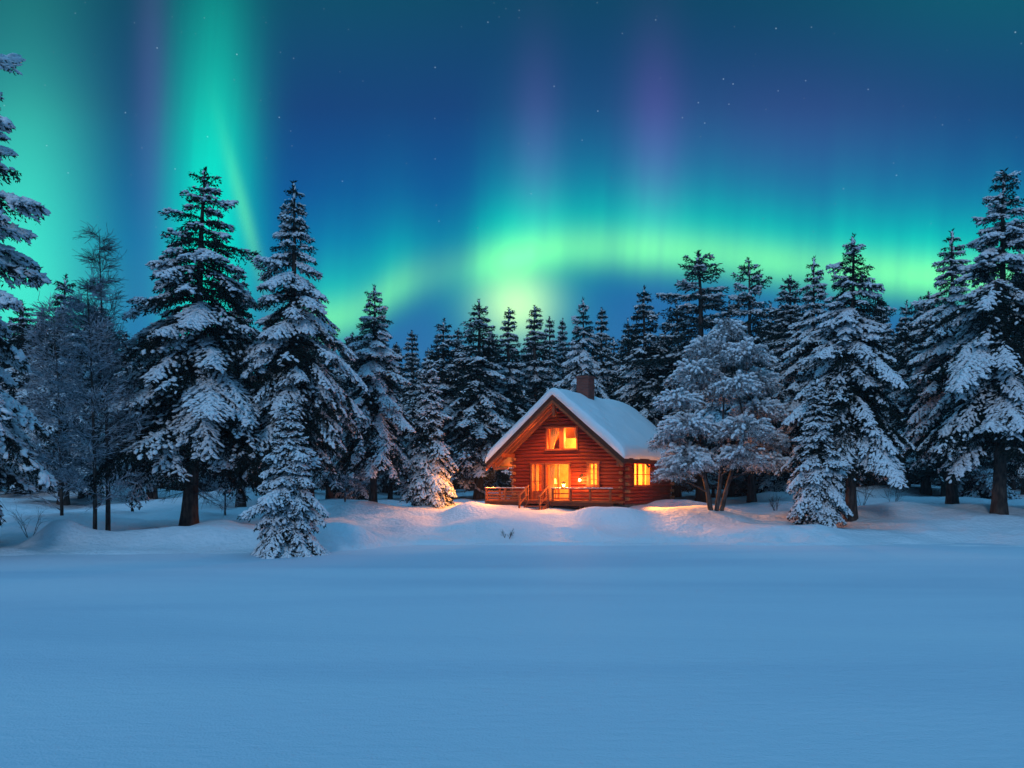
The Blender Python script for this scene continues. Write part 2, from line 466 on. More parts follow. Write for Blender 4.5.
    for rep in range(4):
        npos.append(lp); dd = rs.normal(0, .45, lp.shape); dd[:, 2] = np.abs(dd[:, 2]) * .5 + .4; ndir.append(dd)
        nlen.append(rs.uniform(.14, .3, 14)); nwid.append(rs.uniform(.02, .04, 14))
    sp.append(lp[::2] + rs.normal(0, .05, (7, 3))); sd.append(np.tile([[0, 0, 1.]], (7, 1))); ss.append(np.full(7, .075))
    q = tufts(np.concatenate(npos), np.concatenate(ndir), np.concatenate(nlen), np.concatenate(nwid), rs)
    crown = quads_mesh('crown', q, M[needles])
    snowm = lumps_mesh('snow_load', np.concatenate(sp), np.concatenate(sd), np.concatenate(ss), rs, M['snow_tree'])
    # trunk with limbs and the dead twigs under the crown
    zz = np.linspace(-.4, H * .97, 16); tr = H * .0165 * (1 - zz / H) ** .8 + .015; tr[0] *= 1.5; tr[1] *= 1.15
    wob = np.stack([np.sin(zz * .5 + seed) * .04, np.cos(zz * .43 + seed) * .04, zz], -1)
    parts = [polytube(wob, tr, 9), tubes((np.concatenate(seg[0]), np.concatenate(seg[1]), np.concatenate(seg[2]), np.concatenate(seg[3])), 4)]
    if dead and bare > .08:
        n = 34; hz = rs.uniform(z0 * .35, z0 * 1.15, n); aa = rs.uniform(0, 6.28, n); ll = rs.uniform(.5, 1.9, n) * Rad / 3.2
        p0 = np.stack([hz * 0, hz * 0, hz], -1); dv_ = np.stack([np.cos(aa), np.sin(aa), rs.uniform(-.55, .0, n)], -1)
        p1 = p0 + dv_ * ll[:, None]
        parts.append(tubes((p0, p1, np.full(n, .022), np.full(n, .006)), 3))
        k = 9
        b0 = (p0[:, None] + (p1 - p0)[:, None] * np.linspace(.3, 1, k)[None, :, None]).reshape(-1, 3)
        bd = np.repeat(dv_, k, 0) * .6 + rs.normal(0, .45, (n * k, 3)) + np.array([0, 0, -.3])
        parts.append(tubes((b0, b0 + unit(bd) * rs.uniform(.2, .6, n * k)[:, None], np.full(n * k, .008), np.full(n * k, .003)), 3))
    v, f = join(parts)
    trunk = fast_mesh('trunk', v, f, M['bark'], True)
    return dict(H=H, trunk=trunk, crown=crown, snow_load=snowm)

def plant_tree(name, meshes, loc, scale, rz, label, cat, group=None, tilt=(0, 0), sxy=1.0):
    t = thing(name, label, cat, loc, rz, group)
    t.rotation_euler = (tilt[0], tilt[1], rz)
    t.scale = (scale * sxy, scale * sxy, scale)
    for k in ('trunk', 'crown', 'snow_load'):
        if k in meshes: link(k, meshes[k], t)
    return t

SP = {
    'broad':  spruce_meshes(11, 16.0, 3.7, .25, .92, 1.08, .42, 8, .62, .084, belly=.15),
    'slim':   spruce_meshes(23, 16.0, 2.9, .26, .88, 1.10, .41, 7, .60, .084, belly=.15),
    'heavy':  spruce_meshes(37, 16.0, 3.4, .27, .90, 1.08, .48, 8, .60, .088, belly=.10),
    'giant':  spruce_meshes(41, 16.5, 3.5, .28, .80, 1.12, .48, 8, .64, .088, belly=.15),
    'edge':   spruce_meshes(83, 20.0, 3.6, .18, .42, .95, .46, 6, 1.02, .11),
    'thicket': spruce_meshes(89, 13.0, 2.9, .02, .80, 1.0, .36, 7, .60, .088, tuft=1.35, dead=False),
    'young':  spruce_meshes(53, 6.0, 1.62, .05, .88, 1.05, .80, 9, .28, .066, dead=False, tuft=.75),
    'young2': spruce_meshes(59, 7.0, 1.34, .06, .90, 1.0, .80, 9, .32, .068, dead=False, tuft=.8),
    'back':   spruce_meshes(61, 15.0, 2.8, .20, .90, 1.0, .36, 7, .62, .088, tuft=1.25),
    'back2':  spruce_meshes(67, 15.0, 2.3, .20, .95, .95, .35, 7, .60, .088, tuft=1.25),
    'ragged': spruce_meshes(71, 15.0, 3.1, .22, .70, .62, .36, 6, .70, .088, needles='needles_bare', tuft=1.15),
}
SPR = random.Random(5)
def spruce(kind, u, top, base, Y, label, group, sxy=1.0, rz=None, lean=0., name='spruce_tree'):
    """stands where its trunk meets the snow at bearing u; its tip reaches the height seen at 'top'"""
    X = (u - 512) / F * Y
    z = gz(X, Y) - .05
    ztop = CAMZ - (top - HOR) / F * Y
    s = (ztop - z) / SP[kind]['H']
    rz = SPR.uniform(0, 6.28) if rz is None else rz
    lean += SPR.uniform(-.014, .014)
    return plant_tree(name, SP[kind], (X, Y, z), s, rz, label, 'spruce tree', group, (lean * math.sin(rz), lean * math.cos(rz)), sxy)

G1 = 'tall snow-laden spruces at the front of the forest'
G2 = 'spruces whose tips show along the skyline'
G3 = 'small spruces clothed in snow down to the ground'
spruce('edge', -60, -25, 545, 30.5, 'huge snowy spruce cut off by the edge of the photo on the far left', G1, 1.08, rz=1.0)
spruce('broad', 190, 168, 528, 38, 'tall broad snowy spruce in front of the green curtain, right of the bare thin-trunked trees', G1, 1.22, rz=.4, lean=.035)
spruce('slim', 291, 180, 525, 38.5, 'tall slim snowy spruce rising directly behind the small spruce on the lake shore', G1, 1.0, rz=2.2, lean=.0)
spruce('heavy', 373, 284, 500, 46, 'middle-sized snowy spruce standing alone between the shore spruce and the lamplit small one', G1, 1.0)
spruce('heavy', 850, 233, 522, 40, 'broad snowy spruce with bare foot, behind the small narrow one right of the frosted tree', G1, 1.08, rz=3.6)
spruce('slim', 814, 256, 515, 44, 'slimmer snowy spruce half hidden behind the left flank of the broad right-hand one', G1, .95)
spruce('giant', 1000, 168, 515, 40, 'tallest spruce on the right, thick with snow over a stout bare trunk', G1, 1.08, rz=4.4)
spruce('broad', 1062, 190, 515, 43, 'snowy spruce mostly outside the photo beyond the tallest right-hand one', G1)
spruce('slim', 952, 229, 505, 50, 'snow-dusted spruce tucked against the left flank of the tallest right-hand one', G1, 1.05)

spruce('young', 290, 404, 553, 30.2, 'small dense snowy spruce standing right on the lake shore at left', G3, 1.0, rz=.8)
spruce('young2', 428, 356, 508, 46.8, 'small pointed spruce left of the cabin, lit orange on its lower right side', G3, 1.0)
spruce('young2', 818, 378, 522, 38, 'small narrow snowy spruce right of the frosted tree, in front of the broad spruce', G3, 1.05)

sky_trees = [
    # kind, u, top, Y, width, label
    ('back', 64, 274, 54, 1.1, 'dark-tipped spruce behind the frosted trees at left, left of the bare leafless crown'),
    ('back2', 241, 264, 52, 1.0, 'dark spruce whose tip shows between the two tall left spruces'),
    ('back', 330, 330, 56, 1.0, 'low spruce peeping out right of the tall slim spruce'),
    ('back2', 413, 330, 66, .9, 'thin spruce tip nearest the right side of the lone middle-sized spruce'),
    ('back', 445, 318, 58, 1.0, 'snowy spruce directly behind the lamplit small spruce'),
    ('back', 478, 299, 57, 1.05, 'spruce left of the pale green glow with a flat ragged tip'),
    ('back2', 508, 307, 60, 1.1, 'spruce standing in the middle of the pale green glow, left of the cabin roof peak'),
    ('back2', 536, 305, 62, 1.0, 'spruce at the right side of the pale green glow, almost above the roof peak'),
    ('back2', 551, 316, 72, .8, 'thin far spruce, first to the right of the one above the roof peak'),
    ('back2', 562, 318, 76, .8, 'thin far spruce just left of the pale snowy one behind the chimney'),
    ('heavy', 584, 297, 56, .82, 'pale heavily snowed spruce straight behind the chimney'),
    ('back2', 602, 307, 66, .9, 'narrow spruce touching the right side of the one behind the chimney'),
    ('back', 627, 318, 64, .9, 'dark spruce low behind the right half of the cabin roof'),
    ('back', 647, 285, 55, 1.1, 'dark broad spruce behind the far end of the cabin roof'),
    ('ragged', 702, 250, 53, 1.15, 'dark ragged-topped spruce with open branches, behind the frosted tree to its left'),
    ('back', 676, 300, 60, 1.0, 'spruce in the gap between the ragged-topped tree and the dark broad one'),
    ('ragged', 751, 257, 52, .95, 'ragged-topped snowy spruce, right-hand one of the two above the frosted tree'),
    ('back2', 788, 275, 58, 1.1, 'narrow spruce between the ragged pair and the two tall right spruces'),
    ('back', 730, 300, 63, 1.0, 'spruce low in the gap between the two ragged-topped ones'),
    ('back2', 882, 312, 66, 1.0, 'spruce low behind the right flank of the broad right-hand spruce'),
    ('back', 905, 300, 62, .9, 'spruce tip in the right-hand gap, the left of the pair under the yellow-green sky'),
    ('back2', 926, 291, 60, 1.0, 'spruce tip in the right-hand gap, the right of the pair under the yellow-green sky'),
    ('back', 390, 350, 68, .9, 'short far spruce just right of the lone middle-sized spruce'),
    ('back', 20, 300, 60, 1.0, 'spruce glimpsed past the branch ends at the left edge of the photo'),
    ('back2', 150, 330, 58, 1.0, 'spruce behind the left flank of the tall broad left spruce'),
]
for (k, u, top, Y, w, lab) in sky_trees:
    spruce(k, u, top, 0, Y, lab, G2, w * SPR.uniform(1.0, 1.3))
# the depth of the forest
rnd = random.Random(17)
n_ = 0
for row, (Y, lo, hi) in enumerate([(61, 352, 400), (69, 336, 380), (77, 326, 362), (88, 324, 358), (104, 324, 354)]):
    u = -60 + rnd.uniform(0, 20)
    while u < 1090:
        t_ = rnd.uniform(lo, hi) - (30 if (u < 130 or u > 760) else 0)
        y_ = Y + rnd.uniform(-4, 4)
        if not (430 < u < 720 and y_ < 62):
            spruce(rnd.choice(['back', 'back2', 'thicket', 'ragged'] if row < 2 else ['thicket', 'back2', 'thicket']), u, t_, 0, y_, 'dark snow-dusted spruce deep in the forest among many alike', 'spruces deep in the forest', rnd.uniform(.95, 1.3))
        u += rnd.uniform(26, 50)

# ---- leafless and frosted broadleaf trees
def grow(rs, start, d, length, rad, levels, segs, opts):
    """branching skeleton, appended to segs as (p0, p1, r0, r1, level)"""
    stack = [(np.array(start, float), unit(np.array(d, float)), length, rad, 0)]
    while stack:
        p, d, L, r, lv = stack.pop()
        n = opts['steps'][lv]; pts = [p]; dirs = [d]
        for k in range(n):
            d = unit(d + rs.normal(0, opts['wig'][lv], 3) + np.array([0, 0, opts['up'][lv]]))
            p = p + d * L / n; pts.append(p); dirs.append(d)
        rr = np.linspace(r, r * opts['tap'][lv], n + 1)
        for k in range(n): segs.append((pts[k], pts[k + 1], rr[k], rr[k + 1], lv))
        if lv + 1 < levels:
            nb = opts['num'][lv]
            for j in range(nb):
                f = opts['from'][lv] + (1 - opts['from'][lv]) * (j + rs.rand()) / nb
                k = min(int(f * n), n - 1); q = pts[k] + (pts[k + 1] - pts[k]) * (f * n - k)
                a = rs.uniform(0, 6.283); rv = np.array([math.cos(a), math.sin(a), 0])
                out = unit(np.cross(dirs[k], unit(np.cross(rv, dirs[k]) + 1e-4)))
                nd = unit(dirs[k] * math.cos(opts['ang'][lv]) + out * math.sin(opts['ang'][lv]))
                stack.append((q, nd, opts['len'][lv](f) * rs.uniform(.7, 1.2), rr[k] * opts['rr'][lv], lv + 1))
def skeleton_meshes(segs, split, m_thick, m_twig, fine=.011):
    a = [s for s in segs if s[4] <= split]; b = [s for s in segs if s[4] > split]
    g = lambda l: tuple(np.array([s[i] for s in l]) for i in range(4))
    v, f = tubes(g(a), 7); tm = fast_mesh('trunk', v, f, m_thick, True)
    b = [(p, q, max(r0, fine), max(r1, fine * .7), l) for p, q, r0, r1, l in b]
    v, f = tubes(g(b), 3); cm = fast_mesh('crown', v, f, m_twig)
    return dict(trunk=tm, crown=cm)

def bare_tree(seed, H, spread, low, fine=.011, nb=64, twig='fine_twig'):
    rs = np.random.RandomState(seed); segs = []
    o = dict(steps=[14, 5, 4, 3], wig=[.012, .07, .10, .12], up=[.02, .015, .02, .0], tap=[.12, .25, .4, .6], num=[nb, 9, 5, 0], ang=[1.08, .7, .7, .7],
             rr=[.34, .55, .7, .6], len=[lambda f: spread * (1.06 - f) ** 1.1 + .08, lambda f: spread * .36 * (1.2 - f), lambda f: .42, None])
    o['from'] = [low, .15, .1, 0]
    grow(rs, (0, 0, -.3), (0, 0, 1), H, H * .0085, 4, segs, o)
    return skeleton_meshes(segs, 0, M['bark'], M[twig], fine)
def plant_bare(meshes, u, Y, label, group, rz=0, s=1.0, sxy=1.0, tilt=(0, 0), name='leafless_tree', cat='bare tree'):
    X = (u - 512) / F * Y
    return plant_tree(name, meshes, (X, Y, gz(X, Y) - .05), s, rz, label, cat, group, tilt, sxy)
G4 = 'thin leafless frosted trees at left'
BT = bare_tree(5, 13.2, 2.3, .20, .008, 60, 'dark_twig')
BT2 = bare_tree(9, 11.0, 3.0, .10)
BT3 = bare_tree(13, 8.5, 2.8, .06)
plant_bare(BT, 108, 35.5, 'tall thin leafless tree whose fine top stands clear against the sky', G4, .3)
plant_bare(BT2, 95, 34.5, 'dark-trunked frosted tree close on the left of the tall thin leafless one', G4, 1.2)
plant_bare(BT3, 62, 40, 'low frosted tree filling the space below the dark-tipped spruce at left', G4, 2.0, 1.2)
plant_bare(BT3, 132, 47, 'hazy frosted tree between the leafless tops and the tall broad left spruce', G4, 3.0, .9)
plant_bare(BT3, 225, 45, 'frosted low tree under the right side of the tall broad left spruce', G4, 4.0, .7)
plant_bare(BT3, 345, 52, 'frosted low tree right of the tall slim spruce, deep in shade', G4, 5.0, .8)

# ---- the big frosted tree beside the cabin: three leaning stems carrying rounded pads of frosted twigs
def cloud_tree(Y=42.0):
    rs = np.random.RandomState(77)
    bx = (716 - 512) / F * Y; bz = gz(bx, Y) - .1
    def loc(u, v, dy=0.):
        u = 718 + (u - 718) * (.84 if u < 718 else 1.0) + 2; p = px(u, v, Y + dy); return np.array([p[0] - bx, dy, p[2] - bz])
    pads = [(722, 352, .5, 1.5, .95), (745, 352, -.2, 1.3, .9), (690, 372, .4, 1.5, .9), (668, 400, -.3, 1.35, .75), (700, 392, .9, 1.6, .9), (735, 385, -.7, 1.5, .85),
            (755, 408, .3, 1.35, .75), (682, 425, -.9, 1.7, .85), (742, 428, -1.2, 1.75, .95), (676, 455, -.4, 1.5, .8),
            (738, 455, -1.3, 1.5, .9), (766, 440, .8, 1.3, .8), (664, 470, -.5, 1.2, .65), (684, 462, -1.1, 1.3, .7), (766, 462, .5, 1.2, .7), (725, 330, .9, 1.1, .8),
            (700, 348, 1.1, 1.2, .8), (752, 380, 1.3, 1.5, .9), (655, 440, .6, 1.0, .6), (772, 412, 1.0, 1.1, .7)]
    base = np.array([0, 0, 0.])
    forks = [np.array([-.75, .05, 1.9]), np.array([.35, -.1, 2.1]), np.array([.9, .25, 1.9])]
    segs = []
    tops = []
    parts = []
    for i, fk in enumerate(forks):
        top = loc([690, 722, 745][i], [385, 372, 400][i], [.2, .3, 0][i])
        ts = np.linspace(0, 1, 9)[:, None]
        pts = (1 - ts) ** 2 * (base + np.array([(i - 1) * .16, 0, -.3])) + 2 * ts * (1 - ts) * fk + ts ** 2 * top
        pts = pts + rs.normal(0, .04, pts.shape)
        tops.append(pts)
        parts.append(polytube(pts, np.linspace(.145, .035, 9) * [1, .85, .9][i], 8))
    q_pos, q_dir, q_len, q_wid = [], [], [], []
    sp, sd, ss = [], [], []
    sg = [[], [], [], []]
    allp = np.concatenate([t[2:] for t in tops])
    for (u, v, dy, r, h) in pads:
        c = loc(u, v, dy)
        low = c + np.array([0, 0, -.55 * h])
        cand = allp[np.argsort(np.linalg.norm(allp - (low - [0, 0, .8]), axis=1))[0]]
        ts = np.linspace(0, 1, 6)[:, None]
        mid = (cand + low) / 2 + np.array([0, 0, .25]) + rs.normal(0, .1, 3)
        pts = (1 - ts) ** 2 * cand + 2 * ts * (1 - ts) * mid + ts ** 2 * low
        parts.append(polytube(pts, np.linspace(.055, .02, 6), 5))
        # sprays fanning out and over from the limb end
        n = int(95 * r)
        a = rs.uniform(0, 6.283, n); e = np.arcsin(rs.uniform(-.25, 1, n))
        dirn = np.stack([np.cos(a) * np.cos(e) * r, np.sin(a) * np.cos(e) * r, np.sin(e) * h * 1.3], -1)
        reach = rs.uniform(.72, 1.1, n)[:, None]
        tip = low + dirn * reach + np.array([0, 0, .15]) * h
        k = np.linspace(.25, 1, 16)
        root = low + rs.normal(0, .12, (n, 3))
        ctrl = (root + tip) / 2 + np.array([0, 0, .35 * h])
        kk = k[None, :, None]
        P = (1 - kk) ** 2 * root[:, None] + 2 * kk * (1 - kk) * ctrl[:, None] + kk ** 2 * tip[:, None] + np.array([0, 0, -.2 * h]) * kk ** 4
        T = unit(np.gradient(P, axis=1))
        sg[0].append(P[:, :-1:3].reshape(-1, 3)); sg[1].append(P[:, 3::3].reshape(-1, 3)); m_ = P[:, 3::3].shape[1] * n
        sg[2].append(np.full(m_, .010)); sg[3].append(np.full(m_, .006))
        Pf = P.reshape(-1, 3); Tf = T.reshape(-1, 3)
        for rep in range(3):
            q_pos.append(Pf + rs.normal(0, .03, Pf.shape)); q_dir.append(Tf * .35 + rs.normal(0, .75, Pf.shape) + np.array([0, 0, -.25]))
            q_len.append(rs.uniform(.07, .17, len(Pf))); q_wid.append(rs.uniform(.010, .022, len(Pf)))
        # snow caught on the upper surface
        outer = np.repeat((np.sin(e) > -.05)[:, None], 16, 1) & (k[None] > .55)
        pr = rs.rand(*outer.shape) < (1.0 * np.clip(np.sin(e)[:, None] * 1.0 + .42, 0, 1))
        pt = vnoise(P[..., 0] * 1.6, P[..., 1] * 1.6 + P[..., 2] * 1.2) > -.42
        mk = (outer & pr & pt).reshape(-1)
        sp.append(Pf[mk] + np.array([0, 0, .04])); sd.append(Tf[mk]); ss.append(rs.uniform(.03, .070, mk.sum()) * (1 + .9 * np.clip(np.repeat(np.sin(e)[:, None], 16, 1).reshape(-1)[mk], 0, 1) * .6))
    v, f = join(parts)
    trunk = fast_mesh('trunk', v, f, M['bark_pale'], True)
    tw = tubes(tuple(np.concatenate(x) for x in sg), 3)
    q = tufts(np.concatenate(q_pos), np.concatenate(q_dir), np.concatenate(q_len), np.concatenate(q_wid), rs)
    qv = (q.reshape(-1, 3), np.arange(len(q) * 4).reshape(-1, 4))
    v, f = join([tw, qv])
    crown = fast_mesh('crown', v, f, M['frost_twig'])
    sn = lumps_mesh('snow_load', np.concatenate(sp), np.concatenate(sd), np.concatenate(ss), rs, M['snow_tree'], flat=.75, long=1.1)
    return dict(trunk=trunk, crown=crown, snow_load=sn), (bx, Y, bz)
cm_, cloc = cloud_tree()
plant_tree('frosted_tree', cm_, cloc, 1.0, 0, 'big frosted many-stemmed tree with rounded snowy pads beside the cabin', 'frosted tree')

# ---- bare shrubs poking through the snow
def shrub(seed, h, n):
    rs = np.random.RandomState(seed); segs = []
    o = dict(steps=[5, 4, 3], wig=[.12, .2, .2], up=[.05, .03, 0], tap=[.4, .5, .6], num=[5, 3, 0], ang=[.6, .7, .7], rr=[.6, .7, .7],
             len=[lambda f: h * .4, lambda f: h * .2, None])
    o['from'] = [.25, .2, 0]
    for k in range(n):
        a = rs.uniform(0, 6.28); grow(rs, (math.cos(a) * .08, math.sin(a) * .08, -.08), (math.cos(a) * .5, math.sin(a) * .5, 1), h * rs.uniform(.7, 1.1), .012, 3, segs, o)
    a = tuple(np.array([s[i] for s in segs]) for i in range(4))
    v, f = tubes(a, 4)
    return fast_mesh('bare_shrub', v, f, M['bark'])
for (u, Y, h, n, lab) in [(30, 34.5, 1.3, 5, 'leafless shrub of a few thin stems near the snow heap at far left'),
                          (507, 36.6, .45, 6, 'tiny leafless shrub poking from open snow below the cabin'),
                          (862, 47.0, 1.6, 6, 'leafless shrub behind the foot of the broad right-hand spruce'),
                          (893, 48.0, 1.5, 7, 'leafless shrub on the hollow between the two big right-hand spruces'),
                          (776, 46.0, .9, 9, 'dense leafless shrub behind the small spruce beside the frosted tree')]:
    X = (u - 512) / F * Y
    o = link('bare_shrub', shrub(int(u), h, n)); o.location = (X, Y, gz(X, Y)); tag(o, lab, 'shrub', 'bare shrubs in the snow')

# ------------------------------------------------------------------ the log cabin
def wood(name, c1, c2, scale, vs, rough=.6, spec=.25):
    return mixed(name, c1, c2, scale, rough, spec, 6, .3, .7, .4, .01, vs)
M['log'] = wood('red_log', (.13, .013, .005), (.27, .033, .011), 5, (.35, .35, 3.0))
M['log_end'] = mixed('cut_log_end', (.26, .10, .045), (.42, .18, .08), 9, .7, .2)
M['trim'] = wood('pine_trim', (.22, .050, .018), (.38, .105, .038), 6, (.6, .6, 2))
M['dark_trim'] = wood('brown_board', (.065, .020, .011), (.12, .036, .018), 6, (.6, .6, 2))
M['soffit'] = wood('soffit_board', (.30, .095, .035), (.42, .15, .06), 4, (.4, 3, .4))
M['plaster'] = mixed('pine_lining', (.50, .32, .15), (.62, .42, .22), 4, .7, .2)
M['cloth'] = mixed('curtain_cloth', (.62, .42, .20), (.72, .52, .28), 8, .9, .1)
M['iron'] = mixed('black_iron', (.012, .012, .012), (.03, .028, .026), 20, .5, .4)
def brick_mat():
    m, nt, b = material('chimney_brick'); setspec(b, .9, .1)
    t = nt.nodes.new('ShaderNodeTexCoord'); mp = nt.nodes.new('ShaderNodeMapping'); mp.inputs['Rotation'].default_value = (R(90), 0, R(0))
    sp_ = nt.nodes.new('ShaderNodeSeparateXYZ'); cb = nt.nodes.new('ShaderNodeCombineXYZ'); ad = nt.nodes.new('ShaderNodeMath'); ad.operation = 'ADD'
    nt.links.new(t.outputs['Object'], sp_.inputs[0]); nt.links.new(sp_.outputs[0], ad.inputs[0]); nt.links.new(sp_.outputs[1], ad.inputs[1])
    nt.links.new(ad.outputs[0], cb.inputs[0]); nt.links.new(sp_.outputs[2], cb.inputs[1])
    k = nt.nodes.new('ShaderNodeTexBrick'); nt.links.new(cb.outputs[0], k.inputs['Vector'])
    k.inputs['Color1'].default_value = (.30, .075, .050, 1); k.inputs['Color2'].default_value = (.17, .050, .038, 1); k.inputs['Mortar'].default_value = (.16, .11, .10, 1)
    k.inputs['Scale'].default_value = 1; k.inputs['Brick Width'].default_value = .24; k.inputs['Row Height'].default_value = .09; k.inputs['Mortar Size'].default_value = .012
    nt.links.new(k.outputs[0], b.inputs['Base Color']); bump(nt, b, k.outputs[1], -.5, .01)
    return m
M['brick'] = brick_mat()
def glass_mat():
    m = bpy.data.materials.new('window_glass'); m.use_nodes = True; nt = m.node_tree; nt.nodes.clear()
    a = nt.nodes.new('ShaderNodeBsdfTransparent'); g = nt.nodes.new('ShaderNodeBsdfGlossy'); g.inputs['Roughness'].default_value = .05
    mx = nt.nodes.new('ShaderNodeMixShader'); mx.inputs[0].default_value = .06; o = nt.nodes.new('ShaderNodeOutputMaterial')
    a.inputs[0].default_value = (1, .95, .85, 1)
    nt.links.new(a.outputs[0], mx.inputs[1]); nt.links.new(g.outputs[0], mx.inputs[2]); nt.links.new(mx.outputs[0], o.inputs[0]); return m
M['glass'] = glass_mat()
def glow_mat(name, c, k):
    m, nt, b = material(name); b.inputs['Base Color'].default_value = (.8, .6, .3, 1)
    b.inputs['Emission Color'].default_value = (*c, 1); b.inputs['Emission Strength'].default_value = k; return m
M['flame'] = glow_mat('lit_bulb', (1, .62, .18), 40)
M['shade'] = glow_mat('lit_lampshade', (1, .55, .14), 2.6)
WARM = (1.0, .37, .065)

CW, CD, ROW = 6.9, 6.5, .2
RIDGE, SL, OVF, OVB, OVL, OVR = 5.86, .835, 1.5, .9, .86, .70   # underside of the roof at the ridge, slope, overhangs
TH = -R(32.6)
cabin = thing('log_cabin', 'red-brown log cabin with glowing windows under a thick snowy roof', 'cabin', (.11, 47.7, 1.29), TH)
def clocal(u, w, z):
    c, s_ = math.cos(TH), math.sin(TH)
    return (.11 + u * c - w * s_, 47.7 + u * s_ + w * c, 1.29 + z)
def roofz(u): return RIDGE - SL * abs(u - CW / 2)

class MB:
    def __init__(s): s.v = []; s.f = []
    def add(s, v, f):
        o = len(s.v); s.v += [tuple(p) for p in v]; s.f += [tuple(i + o for i in q) for q in f]; return s
    def box(s, x0, y0, z0, x1, y1, z1):
        return s.add([(x0, y0, z0), (x1, y0, z0), (x1, y1, z0), (x0, y1, z0), (x0, y0, z1), (x1, y0, z1), (x1, y1, z1), (x0, y1, z1)],
                     [(0, 3, 2, 1), (4, 5, 6, 7), (0, 1, 5, 4), (1, 2, 6, 5), (2, 3, 7, 6), (3, 0, 4, 7)])
    def bar(s, a, b, w, h):
        """rectangular bar between two points"""
        a = np.array(a, float); b = np.array(b, float); d = unit(b - a)
        sd = unit(np.cross(d, [0, 0, 1.])) if abs(d[2]) < .99 else np.array([1., 0, 0]); up = np.cross(sd, d)
        q = [(-1, -1), (1, -1), (1, 1), (-1, 1)]
        v = [a + sd * i * w / 2 + up * j * h / 2 for i, j in q] + [b + sd * i * w / 2 + up * j * h / 2 for i, j in q]
        return s.add(v, [(0, 3, 2, 1), (4, 5, 6, 7), (0, 1, 5, 4), (1, 2, 6, 5), (2, 3, 7, 6), (3, 0, 4, 7)])
    def cyl(s, a, b, r0, r1, n=12):
        a = np.array(a, float); b = np.array(b, float); d = unit(b - a)
        ref = np.array([0, 0, 1.]) if abs(d[2]) < .9 else np.array([1., 0, 0]); sd = unit(np.cross(d, ref)); up = np.cross(sd, d)
        v = []
        for c, r in ((a, r0), (b, r1)):
            v += [c + r * (math.cos(t) * sd + math.sin(t) * up) for t in np.arange(n) * 2 * math.pi / n]
        return s.add(v, [tuple(range(n))[::-1], tuple(range(n, 2 * n))] + [(i, (i + 1) % n, (i + 1) % n + n, i + n) for i in range(n)])
    def build(s, name, mat, parent, bevel=0, smooth=False, loc=None):
        me = bpy.data.meshes.new(name); me.from_pydata([tuple(map(float, p)) for p in s.v], [], s.f)
        bm = bmesh.new(); bm.from_mesh(me); bmesh.ops.recalc_face_normals(bm, faces=bm.faces); bm.to_mesh(me); bm.free()
        me.materials.append(mat)
        if smooth: me.shade_smooth()
        o = link(name, me, parent)
        if bevel:
            md = o.modifiers.new('bevel', 'BEVEL'); md.width = bevel; md.segments = 2; md.limit_method = 'ANGLE'
        if loc: o.location = loc
        return o

def log_wall(name, length, zlo, ztop, place, holes, gable=False, seed=0):
    """rows of logs with openings; place(a, out, z) maps along / outward / height to cabin space"""
    rs = np.random.RandomState(seed); mb = MB()
    prof_n = 7
    z = zlo
    while z < ztop - .01:
        z1 = min(z + ROW, ztop)
        bul = .085 + rs.uniform(-.012, .012)
        prof = [(-.13, z), (-.13, z1)] + [(bul * math.sin(t) - .004, (z + z1) / 2 + (z1 - z) / 2 * math.cos(t)) for t in np.linspace(.12, math.pi - .12, prof_n)]
        spans = [(0., length)]
        for (a0, a1, h0, h1) in holes:
            if z >= h0 - .01 and z1 <= h1 + .01:
                new = []
                for (b0, b1) in spans:
                    if a1 <= b0 or a0 >= b1: new.append((b0, b1)); continue
                    if a0 > b0: new.append((b0, a0))
                    if a1 < b1: new.append((a1, b1))
                spans = new
        for (b0, b1) in spans:
            v = []
            for end in (0, 1):
                for (o, zz) in prof:
                    a = (b0, b1)[end]
                    if gable:
                        half = max((RIDGE + .06 - zz) / SL, .02)
                        a = min(max(a, length / 2 - half), length / 2 + half)
                    v.append(place(a, o, zz))
            n = len(prof)
            mb.add(v, [tuple(range(n)), tuple(range(n, 2 * n))] + [(i, (i + 1) % n, (i + 1) % n + n, i + n) for i in range(n)])
        z = z1
    return mb.build(name, M['log'], cabin)
DOOR = (2.15, 3.72, .3, 2.3); SIDE = (1.2, 2.0, .3, 2.3); SMALL = (4.78, 5.5, 1.1, 2.3); UP_A = (2.20, 3.15, 3.1, 4.3); UP_B = (3.25, 4.2, 3.1, 4.3)
RWIN = (1.0, 3.25, 1.1, 2.3); LWIN = (1.0, 3.0, 1.1, 2.3)
log_wall('front_wall', CW, .1, RIDGE, lambda a, o, z: (a, -o, z), [DOOR, SIDE, SMALL, (2.20, 4.2, 3.1, 4.3)], True, 1)
log_wall('back_wall', CW, .1, RIDGE, lambda a, o, z: (a, CD + o, z), [], True, 2)
log_wall('side_wall', CD, .1, 3.0, lambda a, o, z: (CW + o, a, z), [RWIN], False, 3)
log_wall('side_wall', CD, .1, 3.0, lambda a, o, z: (-o, a, z), [LWIN], False, 4)
MB().box(-.04, -.04, -.9, CW + .04, CD + .04, .1).build('foundation', mixed('stone_base', (.10, .09, .085), (.2, .18, .17), 3, .9, .1), cabin)
